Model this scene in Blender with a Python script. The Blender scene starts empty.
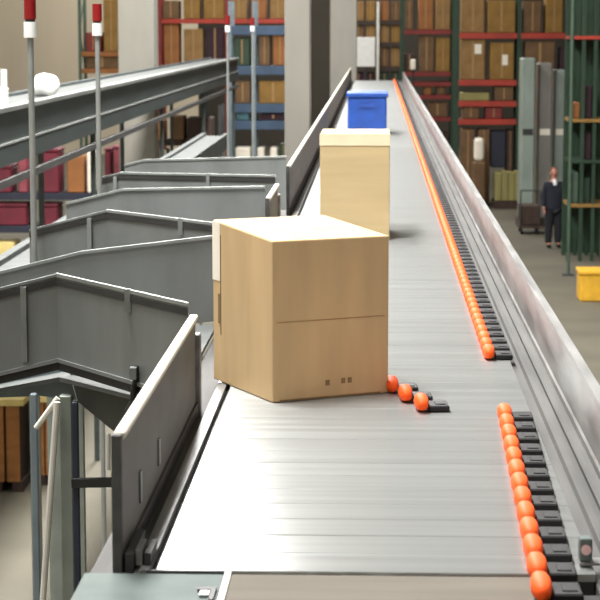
import bpy, bmesh, math, random
from mathutils import Vector, Matrix
random.seed(7)
S = bpy.context.scene
C = S.collection
R = math.radians

# ------------------------------------------------------------------ camera
FPX = 2000.0                      # focal length in pixels of the 600 px frame
EYE = Vector((0, 0, 4.4))
TH = math.atan(272 / FPX); PS = math.atan(76 / FPX * math.cos(TH))
FW = Vector((-math.sin(PS) * math.cos(TH), math.cos(PS) * math.cos(TH), -math.sin(TH)))
RT = Vector((math.cos(PS), math.sin(PS), 0)); UP = RT.cross(FW)
cam = bpy.data.cameras.new('camera'); co = bpy.data.objects.new('camera', cam); C.objects.link(co)
co.matrix_world = Matrix.Translation(EYE) @ Matrix((RT, UP, -FW)).transposed().to_4x4()
cam.sensor_width = 36; cam.lens = 36 * FPX / 600
cam.clip_end = 300
cam.dof.use_dof = True; cam.dof.focus_distance = 5.6; cam.dof.aperture_fstop = 14
S.camera = co

def at(u, v, Y):
    """world point seen at (u, v) of the photo on the vertical plane y = Y (survey of the photo)"""
    d = FW + RT * ((u - 300) / FPX) - UP * ((v - 300) / FPX)
    return EYE + d * (Y / d.y)

# ------------------------------------------------------------------ materials
def mat(name, col, rough=.5, metal=0.0, var=0.0, scale=(8, 8, 8), bump=0.0, spec=.5, col2=None, detail=4, rvar=0.0, bscale=None, aniso=0):
    m = bpy.data.materials.new(name); m.use_nodes = True
    nt = m.node_tree; b = nt.nodes['Principled BSDF']
    b.inputs['Roughness'].default_value = rough; b.inputs['Metallic'].default_value = metal
    b.inputs['Specular IOR Level'].default_value = spec
    tc = nt.nodes.new('ShaderNodeTexCoord'); mp = nt.nodes.new('ShaderNodeMapping')
    mp.inputs['Scale'].default_value = scale
    nt.links.new(tc.outputs['Object'], mp.inputs['Vector'])
    n = nt.nodes.new('ShaderNodeTexNoise'); n.inputs['Scale'].default_value = 1; n.inputs['Detail'].default_value = detail
    nt.links.new(mp.outputs['Vector'], n.inputs['Vector'])
    r = nt.nodes.new('ShaderNodeValToRGB')
    c2 = col2 if col2 else tuple(max(0, c * (1 - var)) for c in col)
    c1 = col if col2 else tuple(min(1, c * (1 + var)) for c in col)
    r.color_ramp.elements[0].position = .3; r.color_ramp.elements[1].position = .7
    r.color_ramp.elements[0].color = (*c2, 1); r.color_ramp.elements[1].color = (*c1, 1)
    nt.links.new(n.outputs['Fac'], r.inputs['Fac']); nt.links.new(r.outputs['Color'], b.inputs['Base Color'])
    if rvar:
        mr = nt.nodes.new('ShaderNodeMapRange')
        mr.inputs['To Min'].default_value = max(0, rough - rvar); mr.inputs['To Max'].default_value = rough + rvar
        nt.links.new(n.outputs['Fac'], mr.inputs['Value']); nt.links.new(mr.outputs['Result'], b.inputs['Roughness'])
    if aniso:                       # brushed across the belt: rough along y, smoother along x
        b.inputs['Anisotropic'].default_value = aniso
        cv_ = nt.nodes.new('ShaderNodeCombineXYZ'); cv_.inputs[1].default_value = 1
        nt.links.new(cv_.outputs[0], b.inputs['Tangent'])
    if bump:
        bp = nt.nodes.new('ShaderNodeBump'); bp.inputs['Strength'].default_value = bump; bp.inputs['Distance'].default_value = .01
        nt.links.new(n.outputs['Fac'], bp.inputs['Height']); nt.links.new(bp.outputs['Normal'], b.inputs['Normal'])
    return m

M = {}
M['slat'] = mat('brushed_aluminium_slats', (.42, .435, .43), .31, .6, .10, (.8, 30, 5), .015, rvar=.05, aniso=.98)
M['alu'] = mat('extruded_aluminium', (.25, .25, .246), .42, .5, .4, (25, 2.5, 18), rvar=.08)
M['alu_dark'] = mat('dull_channel_steel', (.085, .083, .08), .7, .1, .25, (20, 2, 20), spec=.2)
M['plate'] = mat('end_plate_steel', (.125, .112, .092), .8, .0, .1, (3, 20, 5), spec=.12)
M['plate_pale'] = mat('pale_end_plate', (.115, .14, .134), .75, .0, .12, (8, 12, 5), spec=.15)
M['panel'] = mat('galvanised_guard_sheet', (.12, .118, .108), .6, .15, .14, (3, 3, 10), .03, spec=.2)
M['cap'] = mat('pale_painted_cap', (.55, .52, .43), .5, .05, .06, (10, 10, 10))
M['chute'] = mat('blue_grey_chute_steel', (.20, .215, .213), .55, .35, .13, (7, 7, 2.5), .03)
M['chute_edge'] = mat('worn_chute_edge', (.25, .27, .26), .5, .3, .15, (12, 12, 12), spec=.3)
M['chute_bed'] = mat('slide_bed_steel', (.12, .128, .125), .75, .1, .12, (6, 6, 6), spec=.2)
M['dark'] = mat('dark_gap_steel', (.03, .03, .03), .6, .1, .2)
M['black'] = mat('black_shoe_plastic', (.012, .012, .013), .5, 0, .3, (40, 40, 40), spec=.25)
M['orange'] = mat('orange_shoe_urethane', (.90, .10, .012), .6, 0, .1, (30, 30, 30), spec=.2)
M['card'] = mat('kraft_cardboard', (.53, .37, .195), .8, 0, .09, (14, 14, 2), .04, .25)
M['card2'] = mat('pale_kraft_cardboard', (.45, .35, .19), .8, 0, .07, (2, 2, 22), .04, .25)
M['seam'] = mat('cardboard_seam', (.36, .215, .09), .85, 0, .15)
M['tape'] = mat('clear_packing_tape', (.72, .6, .42), .3, 0, .06)
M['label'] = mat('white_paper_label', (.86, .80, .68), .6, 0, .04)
M['ink'] = mat('grey_print', (.21, .13, .06), .8, 0, .15)
M['blue'] = mat('blue_tote_plastic', (.012, .07, .36), .4, 0, .18, (9, 9, 9))
M['post_blue'] = mat('blue_grey_painted_steel', (.22, .28, .32), .5, .2, .15)
M['post_grey'] = mat('green_grey_painted_steel', (.27, .30, .27), .5, .2, .15)
M['post_navy'] = mat('navy_painted_steel', (.035, .045, .07), .5, .2, .15)
M['post_white'] = mat('white_painted_steel', (.75, .74, .68), .5, .1, .08)
M['floor'] = mat('worn_concrete_floor', (.115, .105, .076), .7, 0, .18, (.7, .7, .7), .02, spec=.3)
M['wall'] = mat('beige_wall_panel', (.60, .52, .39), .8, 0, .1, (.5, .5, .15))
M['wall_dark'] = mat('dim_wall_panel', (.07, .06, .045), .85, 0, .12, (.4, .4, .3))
M['ceil'] = mat('ceiling_deck', (.55, .55, .53), .9, 0, .05, (.5, .5, .5))
M['column'] = mat('grey_column_paint', (.23, .22, .19), .7, 0, .08, (3, 3, 1.2))
M['conv'] = mat('dark_teal_conveyor_paint', (.055, .07, .07), .5, .3, .22, (2, 1, 8))
M['conv_top'] = mat('worn_steel_flange', (.33, .345, .33), .4, .5, .2, (3, 1.5, 3))
M['red'] = mat('red_beacon_lens', (.22, .008, .01), .3, 0, .1)
M['white'] = mat('white_plastic', (.82, .83, .80), .45, 0, .05)
M['pole'] = mat('galvanised_pole', (.34, .36, .35), .45, .5, .12)
M['maroon'] = mat('maroon_tote_plastic', (.13, .012, .026), .5, 0, .25, (4, 4, 4))
M['pinkred'] = mat('faded_red_tote_plastic', (.24, .05, .065), .55, 0, .25, (4, 4, 4))
M['green'] = mat('dark_green_rack_paint', (.018, .045, .024), .5, .1, .25, (3, 3, 3))
M['green_pale'] = mat('pale_green_rack_paint', (.07, .115, .08), .55, .1, .2, (3, 3, 3))
M['beam'] = mat('red_orange_beam_paint', (.38, .035, .018), .5, 0, .2, (2, 2, 2))
M['beam_dark'] = mat('dull_red_beam_paint', (.2, .02, .016), .5, 0, .2, (2, 2, 2))
M['bluebeam'] = mat('blue_beam_paint', (.045, .085, .15), .5, 0, .2, (2, 2, 2))
M['deck'] = mat('dark_shelf_deck', (.05, .035, .028), .8, 0, .2)
M['bc1'] = mat('brown_carton', (.27, .155, .055), .85, 0, .2, (3, 3, 3), .1)
M['bc2'] = mat('ochre_carton', (.26, .145, .035), .85, 0, .2, (3, 3, 3), .1)
M['bc3'] = mat('dull_brown_carton', (.15, .085, .04), .85, 0, .25, (3, 3, 3), .1)
M['bc4'] = mat('orange_brown_carton', (.29, .115, .035), .85, 0, .2, (3, 3, 3), .1)
M['bc5'] = mat('dark_plum_carton', (.035, .014, .022), .85, 0, .2, (3, 3, 3))
M['olive'] = mat('olive_yellow_sheet', (.27, .24, .085), .7, 0, .15, (6, 6, 1))
M['navy'] = mat('navy_plastic', (.015, .018, .035), .6, 0, .2)
M['dkbrown'] = mat('dark_brown_wood', (.045, .025, .018), .8, 0, .2)
M['tealmat'] = mat('teal_plastic', (.06, .16, .19), .5, 0, .2)
M['wrap'] = mat('cloudy_stretch_wrap', (.25, .30, .265), .3, 0, .18, (4, 4, 1.2), .15)
M['wrap_grey'] = mat('grey_stretch_wrap', (.21, .20, .18), .35, 0, .2, (4, 4, 1.2), .15)
M['wood'] = mat('orange_wood_boards', (.36, .15, .04), .7, 0, .25, (2, 2, 9))
M['yellow'] = mat('yellow_plastic', (.72, .40, .03), .5, 0, .12)
M['yellow_card'] = mat('yellow_carton', (.72, .58, .22), .7, 0, .1)
M['skin'] = mat('skin', (.48, .21, .14), .6, 0, .06)
M['hair'] = mat('reddish_brown_hair', (.16, .05, .03), .7, 0, .2)
M['jacket'] = mat('navy_jacket_cloth', (.012, .014, .026), .85, 0, .2)
M['trousers'] = mat('dark_trouser_cloth', (.012, .013, .018), .85, 0, .2)
M['shirt'] = mat('white_shirt_cloth', (.75, .77, .78), .8, 0, .05)
M['pinkglow'] = mat('pale_pink_lens', (.80, .55, .55), .2, 0, .1)
M['cable'] = mat('black_cable', (.012, .012, .012), .5)

# ------------------------------------------------------------------ mesh helpers
def box(bm, x0, x1, y0, y1, z0, z1, bev=0.0, seg=1):
    r = bmesh.ops.create_cube(bm, size=1)
    vs = r['verts']
    bmesh.ops.scale(bm, vec=(x1 - x0, y1 - y0, z1 - z0), verts=vs)
    bmesh.ops.translate(bm, vec=((x0 + x1) / 2, (y0 + y1) / 2, (z0 + z1) / 2), verts=vs)
    if bev:
        es = list({e for v in vs for e in v.link_edges})
        bmesh.ops.bevel(bm, geom=es, offset=bev, segments=seg, affect='EDGES', profile=.5)

def bar(bm, a, b, r, n=10, r2=None):
    a, b = Vector(a), Vector(b); d = b - a
    q = d.to_track_quat('Z', 'Y').to_matrix().to_4x4()
    bmesh.ops.create_cone(bm, cap_ends=True, segments=n, radius1=r, radius2=r if r2 is None else r2, depth=d.length,
                          matrix=Matrix.Translation((a + b) / 2) @ q)

def beam(bm, a, b, w, h):
    """rectangular bar from a to b, w across, h in height"""
    a, b = Vector(a), Vector(b); d = b - a
    q = d.to_track_quat('Y', 'Z').to_matrix().to_4x4()
    bmesh.ops.create_cube(bm, size=1, matrix=Matrix.Translation((a + b) / 2) @ q @ Matrix.Diagonal((w, d.length, h, 1)))

def prism(bm, pts, t):
    """closed polygon pts (3-D) thickened along the vector t"""
    t = Vector(t); A = [bm.verts.new(p) for p in pts]; Bv = [bm.verts.new(Vector(p) + t) for p in pts]
    bm.faces.new(A); bm.faces.new(Bv[::-1])
    n = len(pts)
    for i in range(n):
        j = (i + 1) % n
        bm.faces.new((A[j], A[i], Bv[i], Bv[j]))

def fix(bm):
    bmesh.ops.recalc_face_normals(bm, faces=bm.faces[:])

def obj(name, bm, m, parent=None, smooth=False):
    fix(bm)
    if parent is not None:
        bmesh.ops.transform(bm, matrix=parent_inv(parent), verts=bm.verts[:])
    me = bpy.data.meshes.new(name); bm.to_mesh(me); bm.free()
    me.materials.append(M[m])
    if smooth:
        for p in me.polygons: p.use_smooth = True
    o = bpy.data.objects.new(name, me); C.objects.link(o)
    if parent is not None: o.parent = parent
    return o

def parent_inv(p):
    m = Matrix.Identity(4)
    while p is not None:
        m = p.matrix_basis @ m; p = p.parent
    return m.inverted()

def thing(name, label, cat, loc=(0, 0, 0), rz=0.0, group=None):
    o = bpy.data.objects.new(name, None); C.objects.link(o); o.empty_display_size = .1
    o.location = loc; o.rotation_euler = (0, 0, rz)
    o['label'] = label; o['category'] = cat
    if group: o['group'] = group
    return o

def tag(o, label, cat, group=None):
    o['label'] = label; o['category'] = cat
    if group: o['group'] = group
    return o

def struct(name, bm, m):
    o = obj(name, bm, m); o['kind'] = 'structure'; return o

def dup(root, loc, rz, label, group=None):
    r = root.copy(); C.objects.link(r); r.location = loc; r.rotation_euler = (0, 0, rz); r['label'] = label
    if group: r['group'] = group
    for ch in list(root.children):
        c = ch.copy(); C.objects.link(c); c.parent = r
        for g in list(ch.children):
            d = g.copy(); C.objects.link(d); d.parent = c
    return r

def part(name, m, parent, *boxes, bev=0.0):
    bm = bmesh.new()
    for b in boxes: box(bm, *b, bev=bev)
    return obj(name, bm, m, parent)

NB = bmesh.new
ORD = ['first', 'second', 'third', 'fourth', 'fifth', 'sixth', 'seventh', 'eighth', 'ninth', 'tenth', 'eleventh', 'twelfth',
       'thirteenth', 'fourteenth', 'fifteenth', 'sixteenth']

# ------------------------------------------------------------------ setting
bm = NB(); box(bm, -20, 20, -12, 76, -.3, 0); struct('floor', bm, 'floor')
bm = NB(); box(bm, -20, 20, -12, 76, 10.2, 10.5); struct('ceiling', bm, 'ceil')
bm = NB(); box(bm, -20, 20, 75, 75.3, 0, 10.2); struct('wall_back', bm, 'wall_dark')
bm = NB(); box(bm, -14.5, -6.2, 70, 70.2, 0, 8.5); struct('wall_partition', bm, 'wall')
bm = NB(); box(bm, -20.3, -20, -12, 76, 0, 10.2); struct('wall_left', bm, 'wall')
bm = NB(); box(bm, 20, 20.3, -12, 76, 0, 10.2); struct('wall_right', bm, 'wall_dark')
bm = NB(); box(bm, -20, 20, -12.3, -12, 0, 10.2); struct('wall_front', bm, 'wall')

def column(name, x0, x1, y0, label):
    t = thing(name, label, 'column', ((x0 + x1) / 2, y0, 0))
    w = x1 - x0
    part('shaft', 'column', t, (x0, x1, y0, y0 + w, .02, 10.2), bev=.012)
    part('base_plate', 'column', t, (x0 - .06, x1 + .06, y0 - .06, y0 + w + .06, 0, .02))
column('building_column', -.735, -.525, 16.2, 'grey square building column standing beside the long sorter conveyor')
column('building_column', -.86, -.36, 37.9, 'grey building column standing beyond the end of the sorter conveyor')
column('building_column', -3.98, -3.42, 31.0, 'wide grey building column behind the raised far conveyor')

# ------------------------------------------------------------------ sorter conveyor
BZ = 3.45
Y0, Y1 = 3.43, 36.6
cv = thing('sorter_conveyor', 'long straight sorter conveyor with bright aluminium slats carrying the cartons', 'conveyor', (0, 3.4, 0))
bm = NB()
P = .1275
y = Y0
while y < Y1:
    h = random.uniform(-.0003, .0003)
    prism(bm, [(-.383, y + .001, BZ - .014), (-.383, y + .001, BZ - .0008 + h), (-.383, y + .0025, BZ + h), (-.383, y + P - .0025, BZ + h), (-.383, y + P - .001, BZ - .0008 + h), (-.383, y + P - .001, BZ - .014)], (.773, 0, 0))
    y += P
obj('slat_bed', bm, 'slat', cv)
part('under_tray', 'dark', cv, (-.392, .388, Y0, Y1, BZ - .06, BZ - .0145))

def rail(name, m, prof, ya=Y0, yb=Y1 + .1):
    bm = NB(); prism(bm, [(x, ya, z) for x, z in prof], (0, yb - ya, 0)); return obj(name, bm, m, cv)
rail('side_channel', 'alu_dark', [(.391, 3.2), (.391, 3.434), (.420, 3.434), (.424, 3.445), (.440, 3.445), (.444, 3.434), (.449, 3.434), (.486, 3.436), (.486, 3.2)], 3.30)
rail('track_strip', 'alu_dark', [(.455, 3.4362), (.455, 3.447), (.470, 3.447), (.470, 3.4362)], 3.30)
rail('side_rail', 'alu', [(.4865, 3.2), (.4865, 3.452), (.491, 3.458), (.491, 3.508), (.4885, 3.512), (.4885, 3.588), (.484, 3.592), (.484, 3.602), (.508, 3.602), (.508, 3.2)], 3.20)
rail('side_channel', 'alu_dark', [(-.394, 3.2), (-.394, 3.435), (-.434, 3.435), (-.434, 3.43), (-.508, 3.43), (-.508, 3.2)], 3.27)
rail('track_strip', 'alu', [(-.397, 3.4352), (-.397, 3.449), (-.414, 3.449), (-.414, 3.443), (-.424, 3.443), (-.424, 3.4352)], 3.43)
for yy in (4.6, 10.45, 16.9, 23, 29, 35.5):
    for x0 in (-.50, .43):
        part('leg', 'post_grey', cv, (x0, x0 + .07, yy, yy + .07, .012, 3.2))
        part('foot', 'dark', cv, (x0 - .04, x0 + .11, yy - .04, yy + .11, 0, .012))
    part('cross_brace', 'post_grey', cv, (-.43, .43, yy + .015, yy + .055, 2.6, 2.68))
# end cover plates in front of the slats
part('end_plate', 'plate_pale', cv, (-.51, -.262, 2.9, 3.42, 3.436, 3.4465), bev=.002)
part('end_plate', 'plate', cv, (-.250, .288, 2.9, 3.42, 3.436, 3.4465), bev=.002)
part('joint_strip', 'cap', cv, (-.2615, -.2505, 2.9, 3.43, 3.436, 3.449))
part('end_bracket', 'dark', cv, (-.300, -.272, 3.305, 3.32, 3.447, 3.452), (-.276, -.268, 3.24, 3.32, 3.447, 3.453))
part('end_bracket', 'alu', cv, (-.294, -.278, 3.27, 3.298, 3.447, 3.452))
part('edge_bar', 'dark', cv, (-.40, -.262, 3.4205, 3.43, 3.436, 3.451))
part('end_block', 'black', cv, (.292, .386, 2.95, 3.30, 3.40, 3.4495), bev=.002)
part('corner_bracket', 'dark', cv, (-.408, -.396, 3.46, 3.56, 3.4495, 3.472))
part('corner_bracket', 'alu', cv, (-.424, -.412, 3.46, 3.54, 3.4495, 3.478))
part('bearing_block', 'dark', cv, (-.440, -.4255, 3.44, 3.62, 3.4355, 3.475))
# photo eye on the near end of the rail
pe = thing('photo_eye', 'small photo eye with pale pink lens at near end of the aluminium side rail', 'sensor', (.40, 3.49, 3.45))
part('bracket', 'alu', pe, (.366, .435, 3.47, 3.51, 3.455, 3.459), (.424, .435, 3.47, 3.51, 3.446, 3.455))
bm = NB(); box(bm, .366, .389, 3.475, 3.505, 3.459, 3.502, bev=.004, seg=2); obj('housing', bm, 'plate_pale', pe)
bm = NB(); bar(bm, (.3775, 3.472, 3.482), (.3775, 3.4748, 3.482), .009, 16); obj('lens', bm, 'pinkglow', pe)

# ------------------------------------------------------------------ diverter shoes
GS = 'orange-tipped diverter shoes'
shoe0 = thing('diverter_shoe', '', 'diverter shoe', (0, 0, BZ), 0, GS)
bm = NB()
box(bm, .017, .068, -.036, .040, 0.0006, .017, bev=.003, seg=1)
me_body = obj('body', bm, 'black'); me_body.parent = shoe0
bm = NB(); box(bm, .034, .060, -.020, .020, .0171, .019, bev=.0012)
o = obj('cover', bm, 'black'); o.parent = me_body
bm = NB()
bmesh.ops.create_uvsphere(bm, u_segments=16, v_segments=10, radius=.5)
for v in bm.verts:
    x, yy, z = v.co
    sx = abs(x * 2) ** .8 * (1 if x > 0 else -1) / 2; sz = abs(z * 2) ** .8 * (1 if z > 0 else -1) / 2
    v.co = (sx * .036, yy * .112, .021 + sz * .040)
o = obj('tip', bm, 'orange', smooth=True); o.parent = shoe0
used = [False]
def shoe(x, y, rz, label):
    if not used[0]:
        used[0] = True; shoe0.location = (x, y, BZ); shoe0.rotation_euler = (0, 0, rz); shoe0['label'] = label; return shoe0
    return dup(shoe0, (x, y, BZ), rz, label)
# three shoes crossing the slats beside the big carton
for (x, y, lab) in ((.046, 5.20, 'orange-tipped black shoe touching the corner of the big carton'),
                    (.080, 5.0725, 'orange-tipped black shoe in the middle of the three crossing the slats'),
                    (.118, 4.945, 'orange-tipped black shoe crossing the slats, farthest of three from big carton')):
    shoe(x, y, R(4), lab)
# the near row
n = 12
for i in range(n + 1):
    t = i / n
    y = 4.81 - i * P
    x = .318 - .036 * t
    if i == 0: lab = 'orange-tipped black shoe at the far end of the near row, facing the gap'
    elif i == n: lab = 'orange-tipped black shoe at the near end of the slats beside the end block'
    else: lab = 'orange-tipped black shoe in the near row, %s from the gap' % ORD[i]
    shoe(x, y, 0, lab)
# the long row beyond the gap
i = 0; y = 5.745
while y < Y1 - .15:
    if i == 0: lab = 'orange-tipped black shoe leading the long row, just beyond the gap'
    elif i < 12: lab = 'orange-tipped black shoe in the long row, %s beyond the gap' % ORD[i]
    else: lab = 'orange-tipped black shoe packed in the distant stretch of the long row'
    shoe(.331, y, 0, lab); i += 1; y += P

# ------------------------------------------------------------------ cartons on the conveyor
def carton(name, label, w, d, h, loc, rz, m, seam='seam', group=None, lift=0.0):
    """w x d x h carton, origin at the near corner, w along +x, d along +y"""
    t = thing(name, label, 'box', loc, rz, group)
    def sub(nm, bm, mm, par=t):
        fix(bm); me = bpy.data.meshes.new(nm); bm.to_mesh(me); bm.free(); me.materials.append(M[mm])
        o = bpy.data.objects.new(nm, me); C.objects.link(o); o.parent = par; return o
    bm = NB(); box(bm, 0, w, 0, d, 0, h, bev=.004, seg=2)
    for v in bm.verts:
        if v.co.z > h * .6: v.co.z += lift * v.co.y / d
    body = sub('body', bm, m)
    bm = NB(); box(bm, .004, w - .004, d / 2 - .0012, d / 2 + .0012, h + lift * .5, h + lift * .5 + .0006)
    sub('lid_seam', bm, seam, body)
    bm = NB(); box(bm, .01, w - .01, -.028, .028, .0006, .0011)
    bmesh.ops.transform(bm, matrix=Matrix.Translation((0, d / 2, h + lift / 2)) @ Matrix.Rotation(math.atan2(lift, d), 4, 'X'), verts=bm.verts[:])
    sub('tape_strip', bm, 'tape', body)
    return t, body, sub
AZ = math.atan2(.153, .295)
big, body, sub = carton('cardboard_carton', 'large plain cardboard carton turned askew, resting across the slats nearest of all', .334, .390, .415,
                        (-.259, 5.02, BZ + .001), AZ, 'card', lift=.022)
bm = NB(); box(bm, .012, .32, -.0008, .0, .205, .2072); sub('crease', bm, 'seam', body)
for (x, z) in ((.150, .034), (.195, .036), (.214, .036)):
    bm = NB(); box(bm, x, x + .012, -.0008, 0, z, z + .014); sub('printed_mark', bm, 'ink', body)
bm = NB(); box(bm, .02, .31, -.0010, 0, .001, .006); sub('bottom_edge', bm, 'ink', body)
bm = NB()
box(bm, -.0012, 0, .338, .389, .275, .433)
sub('pale_strip', bm, 'label', body)  # pale strip on the upper back part of the left face
bm = NB(); box(bm, -.0010, 0, .333, .3375, .13, .40); box(bm, -.0016, 0, .338, .352, .16, .24); sub('flap_gap', bm, 'ink', body)

mid, body, sub = carton('cardboard_carton', 'upright pale cardboard carton standing behind the big askew carton', .314, .46, .478, (-.249, 9.0, BZ + .001), 0, 'card2')
bm = NB(); box(bm, -.002, .316, -.003, .0, .425, .479, bev=.001); sub('lid_edge', bm, 'tape', body)
tote = thing('plastic_tote', 'blue plastic tote riding behind the upright carton', 'tote', (-.075, 18.2, BZ + .001))
part('shell', 'blue', tote, (-.25, .10, 18.0, 18.5, BZ + .001, BZ + .335), bev=.012)
part('rim', 'blue', tote, (-.262, .112, 17.985, 18.515, BZ + .335, BZ + .375), bev=.006)
part('handle', 'blue', tote, (-.14, -.01, 17.984, 17.9995, BZ + .24, BZ + .27), bev=.003)

# ------------------------------------------------------------------ guards along the left edge of the belt
def guard(ya, yb, label, x=-.452, z1=3.690, post_far=True, post_near=True):
    t = thing('guard_panel', label, 'guard', (x, ya, 3.43), 0, 'guard panels along the belt')
    part('sheet', 'panel', t, (x - .004, x + .004, ya, yb, 3.4305, z1 - .012))
    bm = NB(); box(bm, x - .011, x + .011, ya, yb, z1 - .014, z1, bev=.003); obj('top_cap', bm, 'cap', t)
    part('kick_strip', 'dark', t, (x + .0042, x + .010, ya, yb, 3.4305, 3.468))
    if post_near: part('end_post', 'alu_dark', t, (x - .012, x + .006, ya - .022, ya, 3.4305, z1 - .002), bev=.002)
    if post_far: part('end_post', 'alu', t, (x - .010, x + .016, yb, yb + .03, 3.4305, z1 - .05), bev=.003)
    return t
g = guard(3.47, 4.94, 'near grey sheet guard with pale cap beside the end of the belt')
part('bolt_plate', 'alu', g, (-.4478, -.444, 3.72, 3.745, 3.50, 3.56)); part('bolt_plate', 'alu', g, (-.4478, -.444, 4.05, 4.075, 3.50, 3.555))
guard(6.48, 6.80, 'short guard panel hidden behind the big carton between first and second chutes')
guard(8.43, 9.19, 'short guard panel with bright post between second and third chutes')
g = guard(10.42, 36.4, 'long grey guard panel running along the far belt beside the column')

# ------------------------------------------------------------------ chutes (spurs)
def wall_strip(bm, pts, h, t):
    """upright sheet following pts (x, y, z_top) with height h and thickness t (towards +y)"""
    for (a, b) in zip(pts[:-1], pts[1:]):
        prism(bm, [a, b, (b[0], b[1], b[2] - h), (a[0], a[1], a[2] - h)], (0, t, 0))
def edge_strip(bm, pts, w, h):
    for (a, b) in zip(pts[:-1], pts[1:]):
        prism(bm, [(a[0], a[1] - w * .4, a[2]), (b[0], b[1] - w * .4, b[2]), (b[0], b[1] - w * .4, b[2] + h), (a[0], a[1] - w * .4, a[2] + h)], (0, w, 0))
def spur(y, kx, label, ky=.55, fx=-.95, fz=3.675, D=1.5):
    t = thing('steel_chute', label, 'chute', (-1.0, y + .6, 0), 0, 'grey steel chutes off the sorter')
    XE = -1.30
    near = [(-.462, y, 3.715), (kx, y + ky, 3.720), (XE, y + ky + .05, 3.720 - .26 * (kx - XE))]
    far = [(-.462, y + D, 3.735), (fx, y + D, fz), (XE, y + D, fz - .25 * (fx - XE))]
    bm = NB(); wall_strip(bm, near, .232, .008); obj('side_wall', bm, 'chute', t)
    bm = NB(); edge_strip(bm, near[:2], .016, .010); obj('worn_edge', bm, 'chute_edge', t)
    bm = NB(); edge_strip(bm, near[1:], .014, .008); obj('rolled_edge', bm, 'chute', t)
    bm = NB(); wall_strip(bm, [(a, b - .006, c - .006) for a, b, c in near], .016, .005); obj('lip_gap', bm, 'dark', t)
    low = [(a, b - .010, c - .228) for a, b, c in near]
    bm = NB(); wall_strip(bm, low, .010, .018); obj('bottom_flange', bm, 'chute', t)
    bm = NB(); wall_strip(bm, [(a, b + .012, c - .012) for a, b, c in low], .022, .006); obj('bottom_gap', bm, 'dark', t)
    bm = NB(); wall_strip(bm, far, .27, .008); obj('side_wall', bm, 'chute', t)
    bm = NB(); edge_strip(bm, far, .018, .010); obj('worn_edge', bm, 'chute_edge', t)
    # joint rib and gusset on the near wall
    q = Vector(near[0]).lerp(Vector(near[1]), .43)
    part('joint_rib', 'chute_edge', t, (q.x - .008, q.x + .008, q.y - .014, q.y - .004, q.z - .05, q.z + .012))
    q = Vector(near[1]).lerp(Vector(near[2]), .22)
    part('joint_rib', 'chute_edge', t, (q.x - .008, q.x + .008, q.y - .016, q.y - .006, q.z - .215, q.z - .005))
    # sliding bed
    bm = NB()
    b0 = [(-.510, y + .08, 3.45), (-.510, y + D - .01, 3.45), (-.95, y + D - .01, 3.435), (kx, y + ky + .02, 3.435)]
    prism(bm, b0[::-1], (0, 0, -.012))
    ze = 3.435 - .25 * (-.95 - XE)
    prism(bm, [(kx, y + ky + .02, 3.435), (-.95, y + D - .01, 3.435), (XE, y + D - .01, ze), (XE, y + ky + .06, ze)][::-1], (0, 0, -.012))
    obj('slide_bed', bm, 'chute_bed', t)
    for yy in (y + ky + .2, y + D - .15):
        part('leg', 'post_grey', t, (-1.27, -1.22, yy, yy + .05, .012, ze - .0))
        part('foot', 'dark', t, (-1.30, -1.19, yy - .03, yy + .08, 0, .012))
    return t
A = spur(4.9, -.878, 'first grey steel chute, turning off beside the big carton')
spur(6.85, -1.0, 'second grey steel chute, just beyond the big carton', fx=-1.06, fz=3.722)
spur(9.25, -1.2, 'third and farthest grey steel chute, beyond the short bright guard post', ky=.10, fx=-1.2, fz=3.715, D=1.08)
# under-structure of the first chute
def plate(name, m, uv, Y, par=A, t=.008):
    bm = NB(); prism(bm, [at(u, v, Y) for u, v in uv], (0, t, 0)); return obj(name, bm, m, par)
plate('belly_panel', 'chute', [(68, 366), (134, 392), (133, 400), (117, 432), (112, 430), (78, 402)], 5.50)
plate('belly_panel', 'post_blue', [(-14, 378), (8, 374), (66, 365), (76, 400), (40, 396), (-14, 398)], 5.56)
def post(name, m, u, w, v0, v1, Y, par=A):
    a = at(u, v0, Y); a2 = at(u, v1, Y) if v1 else Vector((a.x, Y, 0.0))
    return part(name, m, par, (a.x - w / 2, a.x + w / 2, Y, Y + w, a2.z, a.z), bev=.003)
post('support_post', 'post_grey', 65, .036, 396, None, 5.42)
post('support_post', 'post_navy', 74.5, .018, 402, None, 5.40)
post('support_post', 'post_blue', 33, .020, 394, None, 5.44)
bm = NB(); bar(bm, at(57, 402, 5.36), at(40, 640, 5.36), .009, 10); obj('brace', bm, 'post_white', A)
bm = NB(); bar(bm, at(36, 428, 5.38), at(58, 398, 5.38), .008, 10); obj('brace', bm, 'post_white', A)
bm = NB(); beam(bm, at(72, 483, 5.39), at(122, 482, 5.39), .022, .024); obj('tie_bar', bm, 'dark', A)
bm = NB(); bar(bm, at(108, 470, 5.3), at(108, 434, 5.3), .007, 10); obj('rod', bm, 'post_white', A)
bm = NB()
pts = [at(u, v, 5.10) for u, v in ((136, 366), (138, 376), (134, 388), (133, 402), (127, 412))]
for a, b in zip(pts[:-1], pts[1:]): bar(bm, a, b, .009, 8)
obj('cable', bm, 'cable', A)
part('bumper', 'chute_edge', A, (-.632, -.615, 5.07, 5.10, 3.50, 3.53))

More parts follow.
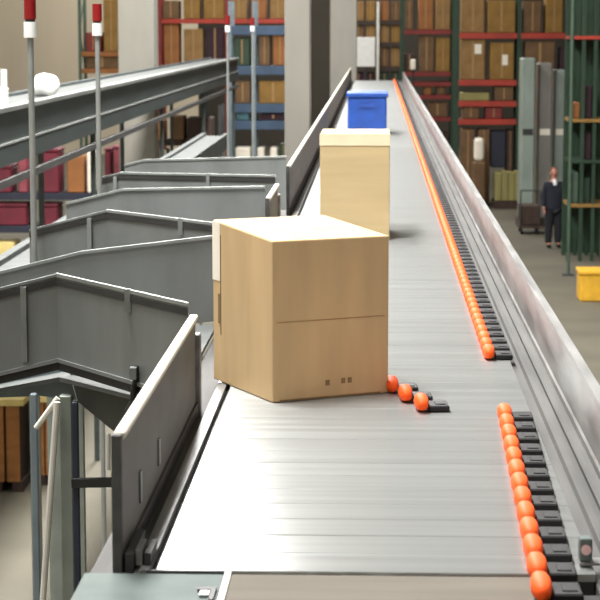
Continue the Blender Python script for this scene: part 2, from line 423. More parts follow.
# ------------------------------------------------------------------ stack lights
def beacon(x, y, label):
    t = thing('stack_light', label, 'signal light', (x, y, 0), 0, 'signal lights on poles')
    bm = NB(); bar(bm, (x, y, .012), (x, y, 4.365), .0115, 12); obj('pole', bm, 'pole', t)
    bm = NB(); bar(bm, (x, y, 0), (x, y, .012), .08, 16); obj('base', bm, 'dark', t)
    bm = NB(); bar(bm, (x, y, 4.365), (x, y, 4.422), .024, 16); obj('white_module', bm, 'white', t)
    bm = NB(); bar(bm, (x, y, 4.422), (x, y, 4.432), .018, 16); obj('collar', bm, 'dark', t)
    bm = NB(); bar(bm, (x, y, 4.432), (x, y, 4.51), .022, 16); obj('red_lens', bm, 'red', t)
beacon(-1.262, 7.33, 'red and white signal light on a pole behind the first chute')
beacon(-1.285, 9.27, 'red and white signal light on a pole behind the second chute')
beacon(-1.31, 17.8, 'distant red and white signal light well left of the square column')
beacon(-1.31, 21.4, 'distant red and white signal light close beside the square column')

# ------------------------------------------------------------------ raised conveyor on the far left and low take-away conveyor
rc = thing('raised_conveyor', 'raised dark conveyor with pale top flange running across the far left', 'conveyor', (-3.1, 13, 0))
YA, YB = 12.5, 41.0
bm = NB(); prism(bm, [(-2.80, YA, 3.36), (-2.80, YA, 3.50), (-2.815, YA, 3.51), (-2.815, YA, 3.765), (-2.86, YA, 3.765), (-2.86, YA, 3.36)], (0, YB - YA, 0)); obj('side_frame', bm, 'conv', rc)
bm = NB(); box(bm, -2.87, -2.79, YA, YB, 3.766, 3.806, bev=.004); obj('top_flange', bm, 'conv_top', rc)
bm = NB(); box(bm, -2.813, -2.797, YA, YB, 3.515, 3.53); obj('ridge', bm, 'conv_top', rc)
part('side_frame', 'conv', rc, (-3.40, -3.34, YA, YB, 3.36, 3.806))
part('belt_bed', 'chute_bed', rc, (-3.34, -2.87, YA, YB, 3.74, 3.775))
part('lower_rail', 'alu_dark', rc, (-2.83, -2.79, YA, YB, 3.20, 3.26))
for yy in (13.5, 20, 26.5, 33, 40):
    for x in (-2.86, -3.39):
        part('leg', 'conv', rc, (x, x + .05, yy, yy + .05, 0, 3.36))
tk = thing('takeaway_conveyor', 'low grey take-away conveyor running beyond the ends of the chutes', 'conveyor', (-2.1, 9, 0))
YA, YB = 7.0, 26.5
part('belt_bed', 'chute_bed', tk, (-2.24, -1.99, YA, YB, 2.95, 2.985))
part('side_frame', 'chute_bed', tk, (-2.30, -2.24, YA, YB, 2.82, 3.02))
part('side_frame', 'chute_bed', tk, (-1.99, -1.95, YA, YB, 2.82, 3.02))
for yy in (7.3, 13, 19, 25.8):
    for x in (-2.29, -1.985):
        part('leg', 'post_grey', tk, (x, x + .04, yy, yy + .04, 0, 2.82))
# things on the raised conveyor
sk = NB(); bmesh.ops.create_icosphere(sk, subdivisions=3, radius=.5)
for v in sk.verts:
    c = v.co; k = 1 + .14 * math.sin(9 * c.x + 3 * c.z) * math.cos(7 * c.y + 2)
    v.co = (-3.04 + c.x * .24 * k, 18.4 + c.y * .34 * k, max(3.7765, 3.87 + c.z * .24 * k))
tag(obj('plastic_sack', sk, 'white', None, True), 'crumpled white sack lying on the raised far conveyor', 'sack')
jg = thing('plastic_canister', 'white plastic canister standing on the raised conveyor at frame edge', 'canister', (-2.92, 15.6, 3.776))
part('tank', 'white', jg, (-2.975, -2.885, 15.58, 15.72, 3.776, 3.94), bev=.012)
bm = NB(); bar(bm, (-2.91, 15.65, 3.94), (-2.91, 15.65, 4.08), .026, 14); obj('neck', bm, 'white', jg)

# ------------------------------------------------------------------ racks and what they hold
def rack(name, label, xs, Y, depth, levels, top, up='green', bmat='beam', cat='rack', uw=.10, bh=.12):
    t = thing(name, label, cat, ((xs[0] + xs[-1]) / 2, Y, 0))
    for x in xs:
        for yy in (Y, Y + depth - .08):
            part('upright', up, t, (x - uw / 2, x + uw / 2, yy, yy + .08, 0, top))
        bm = NB(); z = .3; s = 0
        while z + 1 < top:
            a, b = (Y + .08, Y + depth - .08) if s % 2 == 0 else (Y + depth - .08, Y + .08)
            beam(bm, (x, a, z), (x, b, z + 1.0), .03, .03); z += 1.0; s += 1
        obj('lattice', bm, up, t)
    for z in levels:
        for x0, x1 in zip(xs[:-1], xs[1:]):
            part('beam', bmat, t, (x0 + uw / 2, x1 - uw / 2, Y - .02, Y + .04, z - bh, z), bev=.006)
            part('beam', bmat, t, (x0 + uw / 2, x1 - uw / 2, Y + depth - .06, Y + depth, z - bh, z))
            part('shelf_deck', 'deck', t, (x0 + uw / 2, x1 - uw / 2, Y + .04, Y + depth - .06, z - .04, z - .002))
    return t

def rcarton(u0, u1, Y, z, h, m, label, group, d=.8, lab=None, name='carton', tape=True, cat='box'):
    """carton on a shelf: spans photo columns u0..u1 at distance Y, stands on height z"""
    x0, x1 = at(u0, 60, Y).x, at(u1, 60, Y).x
    t = thing(name, label, cat, ((x0 + x1) / 2, Y, z), 0, group)
    part('body', m, t, (x0, x1, Y, Y + d, z + .001, z + h), bev=.02)
    if tape:
        part('seam_tape', 'seam', t, (x0 + (x1 - x0) * .46, x0 + (x1 - x0) * .54, Y - .004, Y + .0, z + .05, z + h - .03))
    if lab:
        a = at(lab[0], lab[1], Y)
        part('paper_label', 'label', t, (a.x - lab[2] / 2, a.x + lab[2] / 2, Y - .010, Y - .004, a.z - lab[3] / 2, a.z + lab[3] / 2))
    return t
def zz(v, Y): return at(450, v, Y).z

# --- right rack: two bays
Y = 50.0
xs = [at(457, 60, Y).x, at(519, 60, Y).x, at(592, 60, Y).x]
lv = [zz(119, Y), zz(101, Y), zz(80, Y), zz(33, Y)]
rack('pallet_rack', 'green pallet rack with red beams standing right of the conveyor rail', xs, Y, 1.1, lv, 6.6, bh=.14)
G = 'cartons in the green pallet rack'
yy = Y + .05
rcarton(461, 484, yy, lv[3], .86, 'bc1', 'brown carton on the top beam of the green rack, beside its first upright', G)
rcarton(487, 515, yy, lv[3], .80, 'bc2', 'ochre carton on the top beam of the green rack, beside its middle upright', G)
rcarton(523, 541, yy, lv[3], .78, 'bc3', 'dull brown carton on the top beam, just past the middle upright', G)
rcarton(545, 562, yy, lv[3], .9, 'bc2', 'ochre carton centred on the top beam of the outer bay', G)
rcarton(566, 587, yy, lv[3], .74, 'bc3', 'dull brown carton on the top beam, at the outer end', G)
rcarton(461, 485, yy, lv[2], 1.0, 'bc1', 'brown carton with a higher white label on the red second beam', G, lab=(478, 49, .17, .24))
rcarton(490, 514, yy, lv[2], .92, 'bc2', 'ochre carton with a lower white label on the red second beam', G, lab=(505, 60, .14, .26))
rcarton(461, 490, yy, lv[1], .20, 'olive', 'flat olive carton lying on the third beam of the green rack', G, tape=False)
rcarton(495, 514, yy, lv[1], .36, 'bc3', 'low dull brown carton next to the flat olive carton', G)
rcarton(463, 480, yy, lv[0], .32, 'bc3', 'low brown carton on the lowest beam beside the first upright', G)
rcarton(486, 503, yy, lv[0], .3, 'beam_dark', 'low dark red carton on the lowest beam', G)
rcarton(525, 555, yy, lv[2], .95, 'bc3', 'dull brown carton behind the wrapped pallets on the second beam', G)
rcarton(560, 586, yy, lv[2], .8, 'bc5', 'dark plum carton on the second beam at the outer end', G)
rcarton(530, 585, yy, lv[0], .33, 'green', 'dark green container on the lowest beam of the outer bay', G, tape=False, name='container', cat='container')
# floor level of the rack
G = 'goods on the floor under the green rack'
rcarton(462, 476, yy, 0, 1.9, 'bc3', 'tall brown carton standing on the floor under the rack, beside the first upright', G)
t = thing('drum_bag', 'small pale sack standing before the tall brown carton', 'sack', (2.55, 49.6, 0))
t.name = 'paper_sack'
bm = NB(); box(bm, 2.40, 2.72, 49.3, 49.75, 0, 1.15, bev=.06, seg=2); obj('pallet_stack', bm, 'bc3', t)
bm = NB(); box(bm, 2.43, 2.68, 49.35, 49.7, 1.15, 1.72, bev=.09, seg=3); obj('sack', bm, 'label', t)
rcarton(479, 491, yy, 0, 1.9, 'bc3', 'tall dull carton on the floor under the rack behind the pale sack', G)
rcarton(508, 515, yy, 0, 1.88, 'dkbrown', 'tall dark brown carton on the floor behind the olive sheets', G)
rcarton(492, 507, yy, .95, .9, 'navy', 'dark navy carton standing on the olive sheets', G, tape=False)
t = thing('sheet_stack', 'olive yellow sheets leaning upright on a dark pallet by the rack', 'panel stack', (3.3, 49.2, 0))
for k in range(4):
    x0 = 2.94 + k * .16
    part('sheet', 'olive', t, (x0, x0 + .15, 49.1, 49.9, .2, .88 + .02 * (k % 2)), bev=.01)
part('pallet', 'dkbrown', t, (2.9, 3.62, 49.05, 49.95, 0, .19))

# --- rack behind, nearer the end of the conveyor
Y = 56.0
xs = [at(402, 60, Y).x, at(453, 60, Y).x]
lv2 = [zz(117, Y), zz(95, Y), zz(82, Y), zz(72, Y), zz(30, Y)]
rack('pallet_rack', 'dark rack with red beams just beyond the end of the belt rail', xs, Y, 1.1, lv2, 6.6, bmat='beam_dark')
G = 'cartons in the dark rack beyond the rail'
yy = Y + .05
for k, (u0, u1, z, h, m, lab) in enumerate([
    (405, 413, lv2[4], .8, 'bc3', 'narrow dull carton on the top beam of the dark rack'),
    (418, 433, lv2[4], .9, 'bc4', 'orange brown carton in the middle of the dark rack top beam'),
    (435, 450, lv2[4], .85, 'bc1', 'brown carton on the dark rack top beam beside its outer upright'),
    (404, 415, lv2[3], .5, 'dkbrown', 'dark brown carton above the red second beam of the dark rack'),
    (419, 434, lv2[3], 1.0, 'bc3', 'dull brown carton centred above the red second beam of the dark rack'),
    (436, 450, lv2[3], .95, 'bc2', 'ochre carton above the red second beam at the outer upright'),
    (424, 432, lv2[1], .3, 'bc4', 'small orange carton in the low dark shelf'),
    (437, 446, lv2[1], .28, 'bc3', 'small dull carton in the low dark shelf beside the orange one'),
    (428, 448, lv2[0], .4, 'bc3', 'wide low carton on the lowest shelf of the dark rack'),
    (428, 450, 0.0, 1.5, 'dkbrown', 'dark crate on the floor under the dark rack')]):
    rcarton(u0, u1, yy, z, h, m, lab, G)
a = at(413, 66, 54.5)
t = thing('floor_lamp', 'small pale lantern shape on a post before the dark rack', 'lamp post', (a.x, 54.5, 0))
bm = NB(); bar(bm, (a.x, 54.5, .02), (a.x, 54.5, a.z - .1), .03); obj('post', bm, 'dark', t)
bm = NB(); bar(bm, (a.x, 54.5, 0), (a.x, 54.5, .02), .2); obj('base', bm, 'dark', t)
bm = NB(); box(bm, a.x - .07, a.x + .07, 54.43, 54.57, a.z - .1, a.z + .18, bev=.02); obj('head', bm, 'label', t)
t.name = 'signal_post'; t['category'] = 'post'; t['label'] = 'small pale marker head on a dark post before the dark rack'

# --- rack straight ahead
Y = 62.0
xs = [at(350, 60, Y).x, at(377.5, 60, Y).x, at(402, 60, Y).x]
lv3 = [zz(92, Y), zz(67, Y), zz(43, Y), zz(21, Y)]
rack('pallet_rack', 'brown-filled rack straight beyond the far end of the conveyor', xs, Y, 1.1, lv3, 6.6, up='bc3', bmat='deck')
G = 'cartons in the rack beyond the conveyor end'
yy = Y + .05
for r_, (z, nm) in enumerate(((lv3[3], 'top'), (lv3[2], 'upper middle'), (lv3[1], 'lower middle'), (lv3[0], 'bottom'))):
    for k, (u0, u1) in enumerate(((353, 364), (366, 375), (380, 389), (391, 400))):
        m = ['bc1', 'bc3', 'bc2', 'bc3', 'bc4', 'bc1', 'bc3'][(r_ * 3 + k * 2) % 7]
        if nm == 'bottom': m = 'green' if k > 1 else 'bc5'
        rcarton(u0, u1, yy, z, .60, m, '%s carton on the %s shelf of the rack beyond the conveyor end' % (ORD[k], nm), G)
a = at(366, 52, 58)
t = thing('white_board', 'white rectangular board on a stand beyond the conveyor end', 'board', (a.x, 58, 0))
part('board', 'white', t, (a.x - .26, a.x + .26, 57.98, 58.02, a.z - .42, a.z + .42), bev=.01)
bm = NB(); bar(bm, (a.x, 58, 0), (a.x, 58, a.z - .42), .03); obj('post', bm, 'dark', t)
part('base', 'dark', t, (a.x - .3, a.x + .3, 57.7, 58.3, 0, .03))
a = at(378, 12, 61)
t = thing('fluorescent_batten', 'thin pale upright batten fixed on the middle upright beyond the conveyor end', 'batten', (a.x, 61.9, 0))
part('pole', 'post_white', t, (a.x - .04, a.x + .04, 61.85, 61.93, 0, 5.2))
t.name = 'pale_post'; t['category'] = 'post'; t['label'] = 'thin pale post before the middle upright beyond the conveyor end'

# --- left racks
Y = 55.0
xs = [at(160, 60, Y).x, at(227, 60, Y).x, at(288, 60, Y).x]
lv4 = [zz(66, Y), zz(19, Y)]
rack('pallet_rack', 'rack with red uprights behind the raised conveyor', xs, Y, 1.1, lv4, 6.6, up='beam_dark', bmat='beam')
G = 'cartons in the red upright rack'
yy = Y + .05
for (u0, u1, z, h, m, lab) in [
    (163, 179, lv4[1], .5, 'bc3', 'dull carton at the outer end of the top beam over the raised conveyor'),
    (184, 200, lv4[1], .75, 'bc2', 'ochre carton second along the top beam over the raised conveyor'),
    (204, 225, lv4[1], .75, 'bc2', 'ochre carton against the middle red upright on the top beam'),
    (231, 247, lv4[1], .8, 'bc1', 'brown carton just past the middle red upright on the top beam'),
    (251, 266, lv4[1], .8, 'bc4', 'orange brown carton above the blue beamed rack'),
    (270, 286, lv4[1], .75, 'bc1', 'brown carton on the top beam beside the square column'),
    (164, 179, lv4[0], 1.15, 'bc4', 'tall orange brown carton above the raised conveyor flange'),
    (184, 203, lv4[0], 1.0, 'bc1', 'brown carton above the raised conveyor flange, between tall carton and plum carton'),
    (206, 224, lv4[0], 1.05, 'bc5', 'dark plum carton above the raised conveyor flange')]:
    rcarton(u0, u1, yy, z, h, m, lab, G)

Y = 45.0
xs = [at(230, 60, Y).x, at(254, 60, Y).x, at(294, 60, Y).x]
lv5 = [zz(160, Y), zz(121, Y), zz(104, Y), zz(66, Y), zz(26, Y)]
rack('shelf_rack', 'rack with blue beams seen beside the grey square column', xs, Y, 1.0, lv5, 5.0, up='post_blue', bmat='bluebeam', uw=.07, bh=.2)
G = 'goods in the blue beamed rack'
yy = Y + .05
for (u0, u1, z, h, m, lab) in [
    (234, 250, lv5[3], .62, 'green', 'dark green carton on the upper shelf of the blue beamed rack'),
    (259, 270, lv5[3], .7, 'bc3', 'dull carton on the upper shelf of the blue beamed rack'),
    (273, 287, lv5[3], .72, 'bc4', 'orange brown carton on the upper shelf beside the grey column'),
    (235, 250, lv5[2], .5, 'bc3', 'dull carton on the middle shelf of the blue beamed rack'),
    (259, 287, lv5[2], .5, 'bc2', 'wide ochre carton on the middle shelf beside the grey column'),
    (236, 249, lv5[1], .2, 'tealmat', 'low teal carton on the shelf under the dull carton'),
    (260, 286, lv5[1], .16, 'bc5', 'low plum carton on the shelf under the wide ochre carton'),
    (235, 250, lv5[0], .26, 'label', 'wide white carton on the lowest shelf of the blue beamed rack'),
    (257, 264, lv5[0], .26, 'label', 'small white carton midway along the lowest shelf'),
    (270, 277, lv5[0], .26, 'label', 'small white carton on the lowest shelf near the column'),
    (279, 288, lv5[0], .36, 'green', 'dark green carton at the column end of the lowest shelf')]:
    rcarton(u0, u1, yy, z, h, m, lab, G, d=.6, tape=(m not in ('label', 'tealmat')))

Y = 52.0
xs = [at(80, 60, Y).x, at(123, 60, Y).x]
zl = zz(69, Y)
rack('storage_rack', 'pale rack standing between the two nearer signal lights and the wide column', xs, Y, 1.0, [zl, zz(52, Y)], 6.4, up='green_pale', bmat='bc4', uw=.08)
rcarton(104, 119, Y + .05, zz(52, Y), 1.35, 'bc2', 'tall ochre carton next to the wide column', 'cartons in the pale rack')
rcarton(86, 101, Y + .05, zz(52, Y), .5, 'beam_dark', 'dull red carton behind the second signal light', 'cartons in the pale rack')
rcarton(86, 118, Y + .05, zl, .34, 'bc3', 'wide dull carton on the lower shelf of the pale rack', 'cartons in the pale rack')

# --- low shelves with maroon totes, seen under the raised conveyor
Y = 32.0
xs = [at(-12, 190, Y).x, at(97, 190, Y).x]
zs = [at(40, 262, Y).z, at(40, 226, Y).z, at(40, 193, Y).z]
rack('shelf_unit', 'dark shelf unit holding maroon totes under the raised conveyor', xs, Y, .7, zs, zs[2] + .05, up='dark', bmat='navy', uw=.05, bh=.11)
G = 'totes on the dark shelf unit'
for (u0, u1, k, h, m, lab) in [
    (-8, 11, 2, .40, 'maroon', 'maroon tote at the outer end of the upper dark shelf'),
    (18, 27, 2, .62, 'pinkred', 'narrow faded red tote before the first signal pole'),
    (39, 59, 2, .66, 'maroon', 'broad maroon tote just past the first signal pole'),
    (67, 84, 2, .60, 'bc4', 'orange brown carton on the upper dark shelf'),
    (87, 94, 2, .66, 'label', 'slim white carton at the end of the upper dark shelf'),
    (-8, 26, 1, .31, 'maroon', 'wide maroon tote on the middle dark shelf'),
    (40, 57, 1, .31, 'maroon', 'maroon tote under the broad maroon tote'),
    (-8, 13, 0, .32, 'yellow_card', 'yellow carton low on the dark shelf unit')]:
    x0, x1 = at(u0, 190, Y).x, at(u1, 190, Y).x
    tt = thing('carton' if 'carton' in lab else 'storage_tote', lab, 'box' if 'carton' in lab else 'tote', ((x0 + x1) / 2, Y + .1, zs[k]), 0, G)
    part('body', m, tt, (x0, x1, Y + .02, Y + .6, zs[k] + .001, zs[k] + h), bev=.02)
    if 'tote' in lab: part('rim', m, tt, (x0 - .01, x1 + .01, Y + .005, Y + .61, zs[k] + h, zs[k] + h + .05), bev=.01)
Y = 34.0
xs = [at(127, 150, Y).x, at(220, 150, Y).x]
xr = [at(102, 150, Y).x, at(123.8, 150, Y).x]; zr = at(112, 187, Y).z
rack('shelf_unit', 'narrow dark stand holding faded red totes beside the brown-filled shelf unit', xr, Y, .8, [zr], zr + .02, up='dark', bmat='dkbrown', uw=.03, bh=.08)
zs = [at(150, 190, Y).z, at(150, 172, Y).z, at(150, 141, Y).z]
rack('shelf_unit', 'brown-filled shelf unit between raised conveyor and take-away conveyor', xs, Y, .8, zs[1:], zs[2] + .6, up='dark', bmat='dkbrown', uw=.05, bh=.08)
G = 'goods on the brown-filled shelf unit'
for (u0, u1, k, h, m, lab) in [
    (104.5, 110, -1, .62, 'maroon', 'thin maroon tote beside the second signal pole'),
    (113, 122, -1, .66, 'pinkred', 'faded red tote on the narrow dark stand'),
    (129, 136, 1, .36, 'green', 'dark green tote between the faded red tote and pale crate'),
    (141, 167, 1, .38, 'label', 'pale slatted crate above the take-away conveyor'),
    (171, 200, 1, .35, 'wrap_grey', 'grey tote beside the pale slatted crate'),
    (143, 164, 2, .36, 'bc4', 'orange brown carton above the pale slatted crate'),
    (170, 184, 2, .42, 'bc3', 'dull brown carton on the brown-filled upper shelf'),
    (187, 212, 2, .40, 'dkbrown', 'dark brown carton on the brown-filled upper shelf')]:
    x0, x1 = at(u0, 150, Y).x, at(u1, 150, Y).x; z = zr if k < 0 else zs[k]
    nm = 'carton' if 'carton' in lab else ('slatted_crate' if 'crate' in lab else 'storage_tote')
    tt = thing(nm, lab, {'carton': 'box', 'slatted_crate': 'crate', 'storage_tote': 'tote'}[nm], ((x0 + x1) / 2, Y + .1, z), 0, G)
    if nm == 'slatted_crate':
        part('body', 'bc3', tt, (x0 + .02, x1 - .02, Y + .04, Y + .6, z + .001, z + h - .01))
        nsl = 7
        for q in range(nsl):
            a = x0 + (x1 - x0) * q / nsl
            part('slat', m, tt, (a, a + (x1 - x0) / nsl * .8, Y + .015, Y + .038, z + .001, z + h))
    else:
        part('body', m, tt, (x0, x1, Y + .02, Y + .6, z + .001, z + h), bev=.02)
        if nm == 'storage_tote': part('rim', m, tt, (x0 - .01, x1 + .01, Y + .005, Y + .61, z + h, z + h + .04), bev=.01)
# wooden crates on the floor below the first chute
def wood_crate(x0, x1, y, h, label):
    t = thing('wooden_crate', label, 'crate', ((x0 + x1) / 2, y, 0), 0, 'wooden crates on the floor')
    part('core', 'dkbrown', t, (x0 + .03, x1 - .03, y + .03, y + .6, .10, h - .02))
    n = max(2, int((x1 - x0) / .13))
    for q in range(n):
        a = x0 + (x1 - x0) * q / n
        part('board', 'wood', t, (a, a + (x1 - x0) / n * .82, y, y + .028, .10, h))
    part('top_rail', 'yellow_card', t, (x0 - .02, x1 + .02, y - .02, y + .62, h, h + .06))
    for a in (x0, x1 - .1):
        part('foot', 'dkbrown', t, (a, a + .1, y, y + .6, 0, .10))
c = at(-8, 492, 18.6).x; d = at(23, 492, 18.6).x
wood_crate(c, d, 18.6, .84, 'orange wooden crate on the floor at frame edge below the first chute')
c = at(37, 492, 18.9).x; d = at(56, 492, 18.9).x
wood_crate(c, d, 18.9, .82, 'orange wooden crate on the floor behind the white brace')

# --- wrapped pallets, green frames, person and carts at the right
G = 'wrapped pallets beside the green frames'
for (u0, u1, Y, z1v, m, lab) in [
    (521, 535, 44.5, 58, 'wrap', 'tall cloudy wrapped pallet closest to the green rack upright'),
    (538, 552, 44.9, 63, 'wrap_grey', 'tall greyish wrapped pallet second from the green rack upright'),
    (554, 566, 45.3, 70, 'wrap', 'greenish wrapped pallet just behind the standing person')]:
    x0, x1 = at(u0, 120, Y).x, at(u1, 120, Y).x; zt = at(530, z1v, Y).z
    t = thing('wrapped_pallet', lab, 'pallet', ((x0 + x1) / 2, Y, 0), 0, G)
    part('pallet_base', 'dkbrown', t, (x0 - .03, x1 + .03, Y - .02, Y + .8, 0, .16))
    part('load', 'bc3' if m == 'wrap_grey' else 'green_pale', t, (x0 + .02, x1 - .02, Y + .03, Y + .75, .16, zt - .03))
    part('wrap', m, t, (x0, x1, Y, Y + .78, .161, zt), bev=.03)
    a = at((u0 + u1) / 2, 132, Y)
    part('paper_label', 'dark' if u0 < 530 else 'label', t, (x0 + .04, x1 - .04, Y - .008, Y - .001, a.z - .07, a.z + .07))

Y = 38.0
us = [571, 583, 595, 607]
t = thing('green_cage', 'dark green steel cage of close upright bars behind the standing person', 'cage', (at(585, 100, Y).x, Y, 0))
for u in us:
    x = at(u, 100, Y).x
    for yy in (Y, Y + 1.0): part('post', 'green', t, (x - .035, x + .035, yy, yy + .07, 0, 5.6))
for v, m in ((204, 'bc2'), (119, 'bc2'), (36, 'beam'), (160, 'green')):
    z = at(585, v, Y).z
    part('shelf', m, t, (at(570, 100, Y).x, at(608, 100, Y).x, Y - .02, Y + 1.05, z - .06, z))
bm = NB()
for k in range(26):
    x = at(571 + k * 1.42, 100, Y).x; bar(bm, (x, Y + 1.02, .05), (x, Y + 1.02, 5.5), .017, 6)
obj('mesh_back', bm, 'green', t)
G = 'goods in the green cage'
for (u0, u1, v, h, m, lab) in [(574, 581, 119, .3, 'bc4', 'small orange carton on the bright shelf of the green cage'),
                               (585, 593, 119, .62, 'bc5', 'dark carton on the bright shelf of the green cage'),
                               (573, 581, 204, .60, 'green_pale', 'pale green carton on the lower tan shelf of the green cage'),
                               (585, 593, 204, .5, 'green', 'dark green carton on the lower tan shelf of the green cage'),
                               (585, 593, 160, .5, 'bc5', 'dark carton on the green shelf of the cage')]:
    z = at(585, v, Y).z
    rcarton(u0, u1, Y + .1, z, h, m, lab, G, d=.7, tape=False)
p = thing('steel_post', 'thin green post standing alone beyond the rail, behind yellow crate', 'post', (3.47, 35.8, 0))
bm = NB(); bar(bm, (3.47, 35.8, .02), (3.47, 35.8, 5.4), .028, 10); obj('shaft', bm, 'green_pale', p)
part('base_plate', 'dark', p, (3.37, 3.57, 35.7, 35.9, 0, .02))
yb = thing('yellow_crate', 'yellow plastic crate on the floor at frame edge beyond the rail', 'crate', (3.6, 32.5, 0))
part('shell', 'yellow', yb, (3.33, 3.93, 32.3, 32.9, .0, .44), bev=.02)
part('rim', 'yellow', yb, (3.31, 3.95, 32.28, 32.92, .44, .50), bev=.01)
ct = thing('platform_cart', 'dark brown loaded cart on the floor beside the standing person', 'cart', (3.2, 43.3, 0))
a = at(519, 208, 43.0).x; b = at(541, 208, 43.0).x
part('deck', 'dkbrown', ct, (a, b, 42.9, 43.7, .14, .2))
part('load', 'dkbrown', ct, (a + .02, b - .02, 42.95, 43.65, .2, .62), bev=.02)
for x in (a + .06, b - .06):
    for yy in (43.0, 43.6):
        bm = NB(); bar(bm, (x - .02, yy, .07), (x + .02, yy, .07), .07, 14); obj('wheel', bm, 'black', ct)
bm = NB(); bar(bm, (a + .03, 42.92, .2), (a + .03, 42.92, .95), .015); bar(bm, (b - .03, 42.92, .2), (b - .03, 42.92, .95), .015); bar(bm, (a + .03, 42.92, .95), (b - .03, 42.92, .95), .015); obj('handle', bm, 'dark', ct)

# --- person
def skin(name, m, verts, edges, parent, loc, sub=2):
    me = bpy.data.meshes.new(name); me.from_pydata([v[0] for v in verts], edges, []); me.materials.append(M[m])
    o = bpy.data.objects.new(name, me); C.objects.link(o); o.parent = parent
    mod = o.modifiers.new('skin', 'SKIN'); sd = me.skin_vertices[0].data
    for i, v in enumerate(verts):
        r = v[1]; sd[i].radius = r if isinstance(r, tuple) else (r, r)
    sd[0].use_root = True
    mod.use_smooth_shade = True
    s = o.modifiers.new('sub', 'SUBSURF'); s.levels = sub; s.render_levels = sub
    return o
pr = thing('person', 'person in dark jacket and trousers standing on the floor beyond the rail', 'person', (3.60, 40.4, 0), R(8)); pr.scale = (.98, .98, .94)
V = [((0, 0, .95), (.10, .07)), ((0, 0, 1.12), (.10, .065)), ((0, 0, 1.32), (.12, .075)), ((0, 0, 1.42), (.09, .07)), ((0, -.005, 1.50), (.05, .05)),
     ((0, -.01, 1.58), (.07, .085)), ((0, -.005, 1.66), (.075, .09)), ((0, 0, 1.70), (.05, .06)),
     ((-.16, 0, 1.38), .052), ((-.21, .01, 1.12), .04), ((-.215, -.05, .88), .03), ((-.21, -.065, .82), .032),
     ((.16, 0, 1.38), .052), ((.21, .01, 1.12), .04), ((.215, -.05, .88), .03), ((.21, -.065, .82), .032),
     ((-.085, 0, .86), .07), ((-.10, -.01, .50), .056), ((-.10, .01, .10), .04), ((-.10, -.10, .04), .035),
     ((.085, 0, .86), .07), ((.10, -.01, .50), .056), ((.10, .01, .10), .04), ((.10, -.10, .04), .035)]
E = [(0, 1), (1, 2), (2, 3), (3, 4), (4, 5), (5, 6), (6, 7), (2, 8), (8, 9), (9, 10), (10, 11), (2, 12), (12, 13), (13, 14), (14, 15),
     (0, 16), (16, 17), (17, 18), (18, 19), (0, 20), (20, 21), (21, 22), (22, 23)]
bodyo = skin('body', 'skin', V, E, pr, None)
for s in (-1, 1):            # fingers and thumbs, rooted in the palms
    for k, (dy, L) in enumerate(((-.024, .062), (-.008, .072), (.008, .067), (.022, .052))):
        fv = [((s * .21, -.065 + dy * .5, .815), .010), ((s * .213, -.07 + dy, .78), .009), ((s * .209, -.075 + dy, .78 - L * .5), .008), ((s * .20, -.08 + dy, .78 - L), .007)]
        skin('finger', 'skin', fv, [(0, 1), (1, 2), (2, 3)], bodyo, None, 1)
    skin('thumb', 'skin', [((s * .21, -.08, .83), .010), ((s * .205, -.105, .80), .009), ((s * .197, -.112, .775), .008)], [(0, 1), (1, 2)], bodyo, None, 1)
JV = [((0, 0, .70), (.205, .17)), ((0, 0, .92), (.20, .17)), ((0, 0, 1.12), (.19, .15)), ((0, 0, 1.31), (.19, .135)), ((0, 0, 1.415), (.10, .085)),
      ((-.165, 0, 1.375), .066), ((-.212, .01, 1.12), .062), ((-.217, -.045, .88), .056),
      ((.165, 0, 1.375), .066), ((.212, .01, 1.12), .062), ((.217, -.045, .88), .056)]
skin('jacket', 'jacket', JV, [(0, 1), (1, 2), (2, 3), (3, 4), (3, 5), (5, 6), (6, 7), (3, 8), (8, 9), (9, 10)], pr, None)
TV = [((0, 0, .98), (.19, .15)), ((-.09, 0, .84), .125), ((-.10, -.01, .50), .092), ((-.10, .01, .07), .075), ((.09, 0, .84), .125), ((.10, -.01, .50), .092), ((.10, .01, .07), .075)]
skin('trousers', 'trousers', TV, [(0, 1), (1, 2), (2, 3), (0, 4), (4, 5), (5, 6)], pr, None)
for s in (-1, 1):
    skin('shoe', 'black', [((s * .10, .04, .045), .045), ((s * .10, -.06, .045), .045), ((s * .10, -.15, .035), .035)], [(0, 1), (1, 2)], pr, None)
skin('shirt_collar', 'shirt', [((0, -.12, 1.34), (.045, .03)), ((0, -.085, 1.43), (.045, .03)), ((0, -.03, 1.47), (.058, .05))], [(0, 1), (1, 2)], pr, None)
skin('hair', 'hair', [((0, .03, 1.60), (.075, .07)), ((0, .025, 1.68), (.085, .085)), ((0, 0, 1.725), (.06, .07))], [(0, 1), (1, 2)], pr, None)
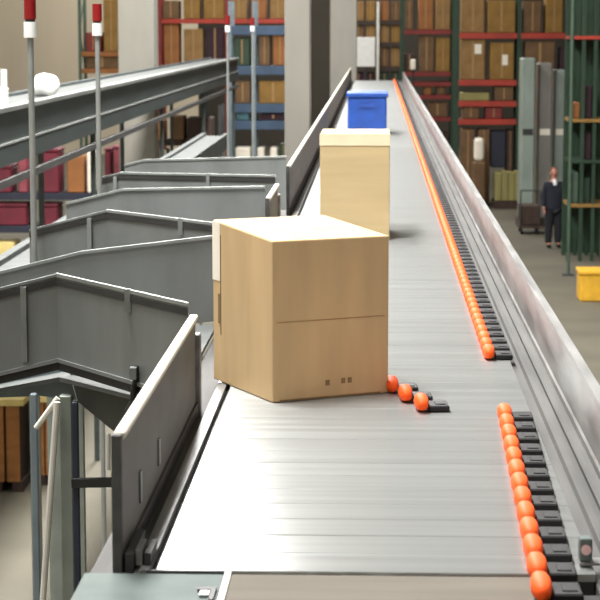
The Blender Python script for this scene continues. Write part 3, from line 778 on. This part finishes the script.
def blob(name, m, c, r):
    bm = NB(); bmesh.ops.create_uvsphere(bm, u_segments=10, v_segments=8, radius=1)
    for v in bm.verts: v.co = (c[0] + v.co.x * r[0], c[1] + v.co.y * r[1], c[2] + v.co.z * r[2])
    fix(bm); me = bpy.data.meshes.new(name); bm.to_mesh(me); bm.free(); me.materials.append(M[m])
    o = bpy.data.objects.new(name, me); C.objects.link(o); o.parent = bodyo
blob('nose', 'skin', (0, -.098, 1.595), (.014, .02, .022))
for s in (-1, 1):
    blob('eye', 'shirt', (s * .03, -.086, 1.625), (.013, .009, .009)); blob('ear', 'skin', (s * .076, .0, 1.60), (.012, .02, .03))
blob('mouth', 'maroon', (0, -.088, 1.555), (.024, .008, .006))

# ------------------------------------------------------------------ light: ceiling lamp row over the left aisle, plus added fill rows
def lamp(x, y, sx, sy, w, col=(1, .98, .95)):
    l = bpy.data.lights.new('ceiling_and_fill_lamp', 'AREA'); l.shape = 'RECTANGLE'; l.size = sx; l.size_y = sy; l.energy = w; l.color = col
    o = bpy.data.objects.new('ceiling_and_fill_lamp', l); C.objects.link(o); o.location = (x, y, 9.9)
LP = 330
for y in range(-10, 74, 4):
    k = 6 if 6 <= y <= 7 else 3 if 2 < y <= 10 else (.35 if y < 2 else 1.0)
    if 13 <= y <= 32: k = 4.5
    elif y > 32: k = 1.6
    lamp(-1.95, y, 1.2, 2.6, LP * 1.3 * k)
    if y > 40 and (y // 4) % 2 == 0: lamp(-10, y + 1, 1.2, 2.4, LP * 1.6)  # unseen lamps added to brighten the beige partition
    if (y // 4) % 2 == 0 and y < 40:
        q = .6 if y < 2 else 1
        lamp(-8.5, y + 1, 1.2, 2.4, LP * 1.3 * q); lamp(6.5, y + 1, 1.0, 2.4, LP * .9 * q); lamp(-15, y + 1, 1.2, 2.4, LP); lamp(14, y + 1, 1.2, 2.4, LP * .6 * q)  # unseen side rows added as ambient fill
w = bpy.data.worlds.new('hall'); S.world = w; w.use_nodes = True
w.node_tree.nodes['Background'].inputs[0].default_value = (.5, .5, .5, 1); w.node_tree.nodes['Background'].inputs[1].default_value = .16

vs = S.view_settings
vs.view_transform = 'Standard'; vs.look = 'None'; vs.gamma = 1; vs.use_curve_mapping = False
vs.exposure = -1.1
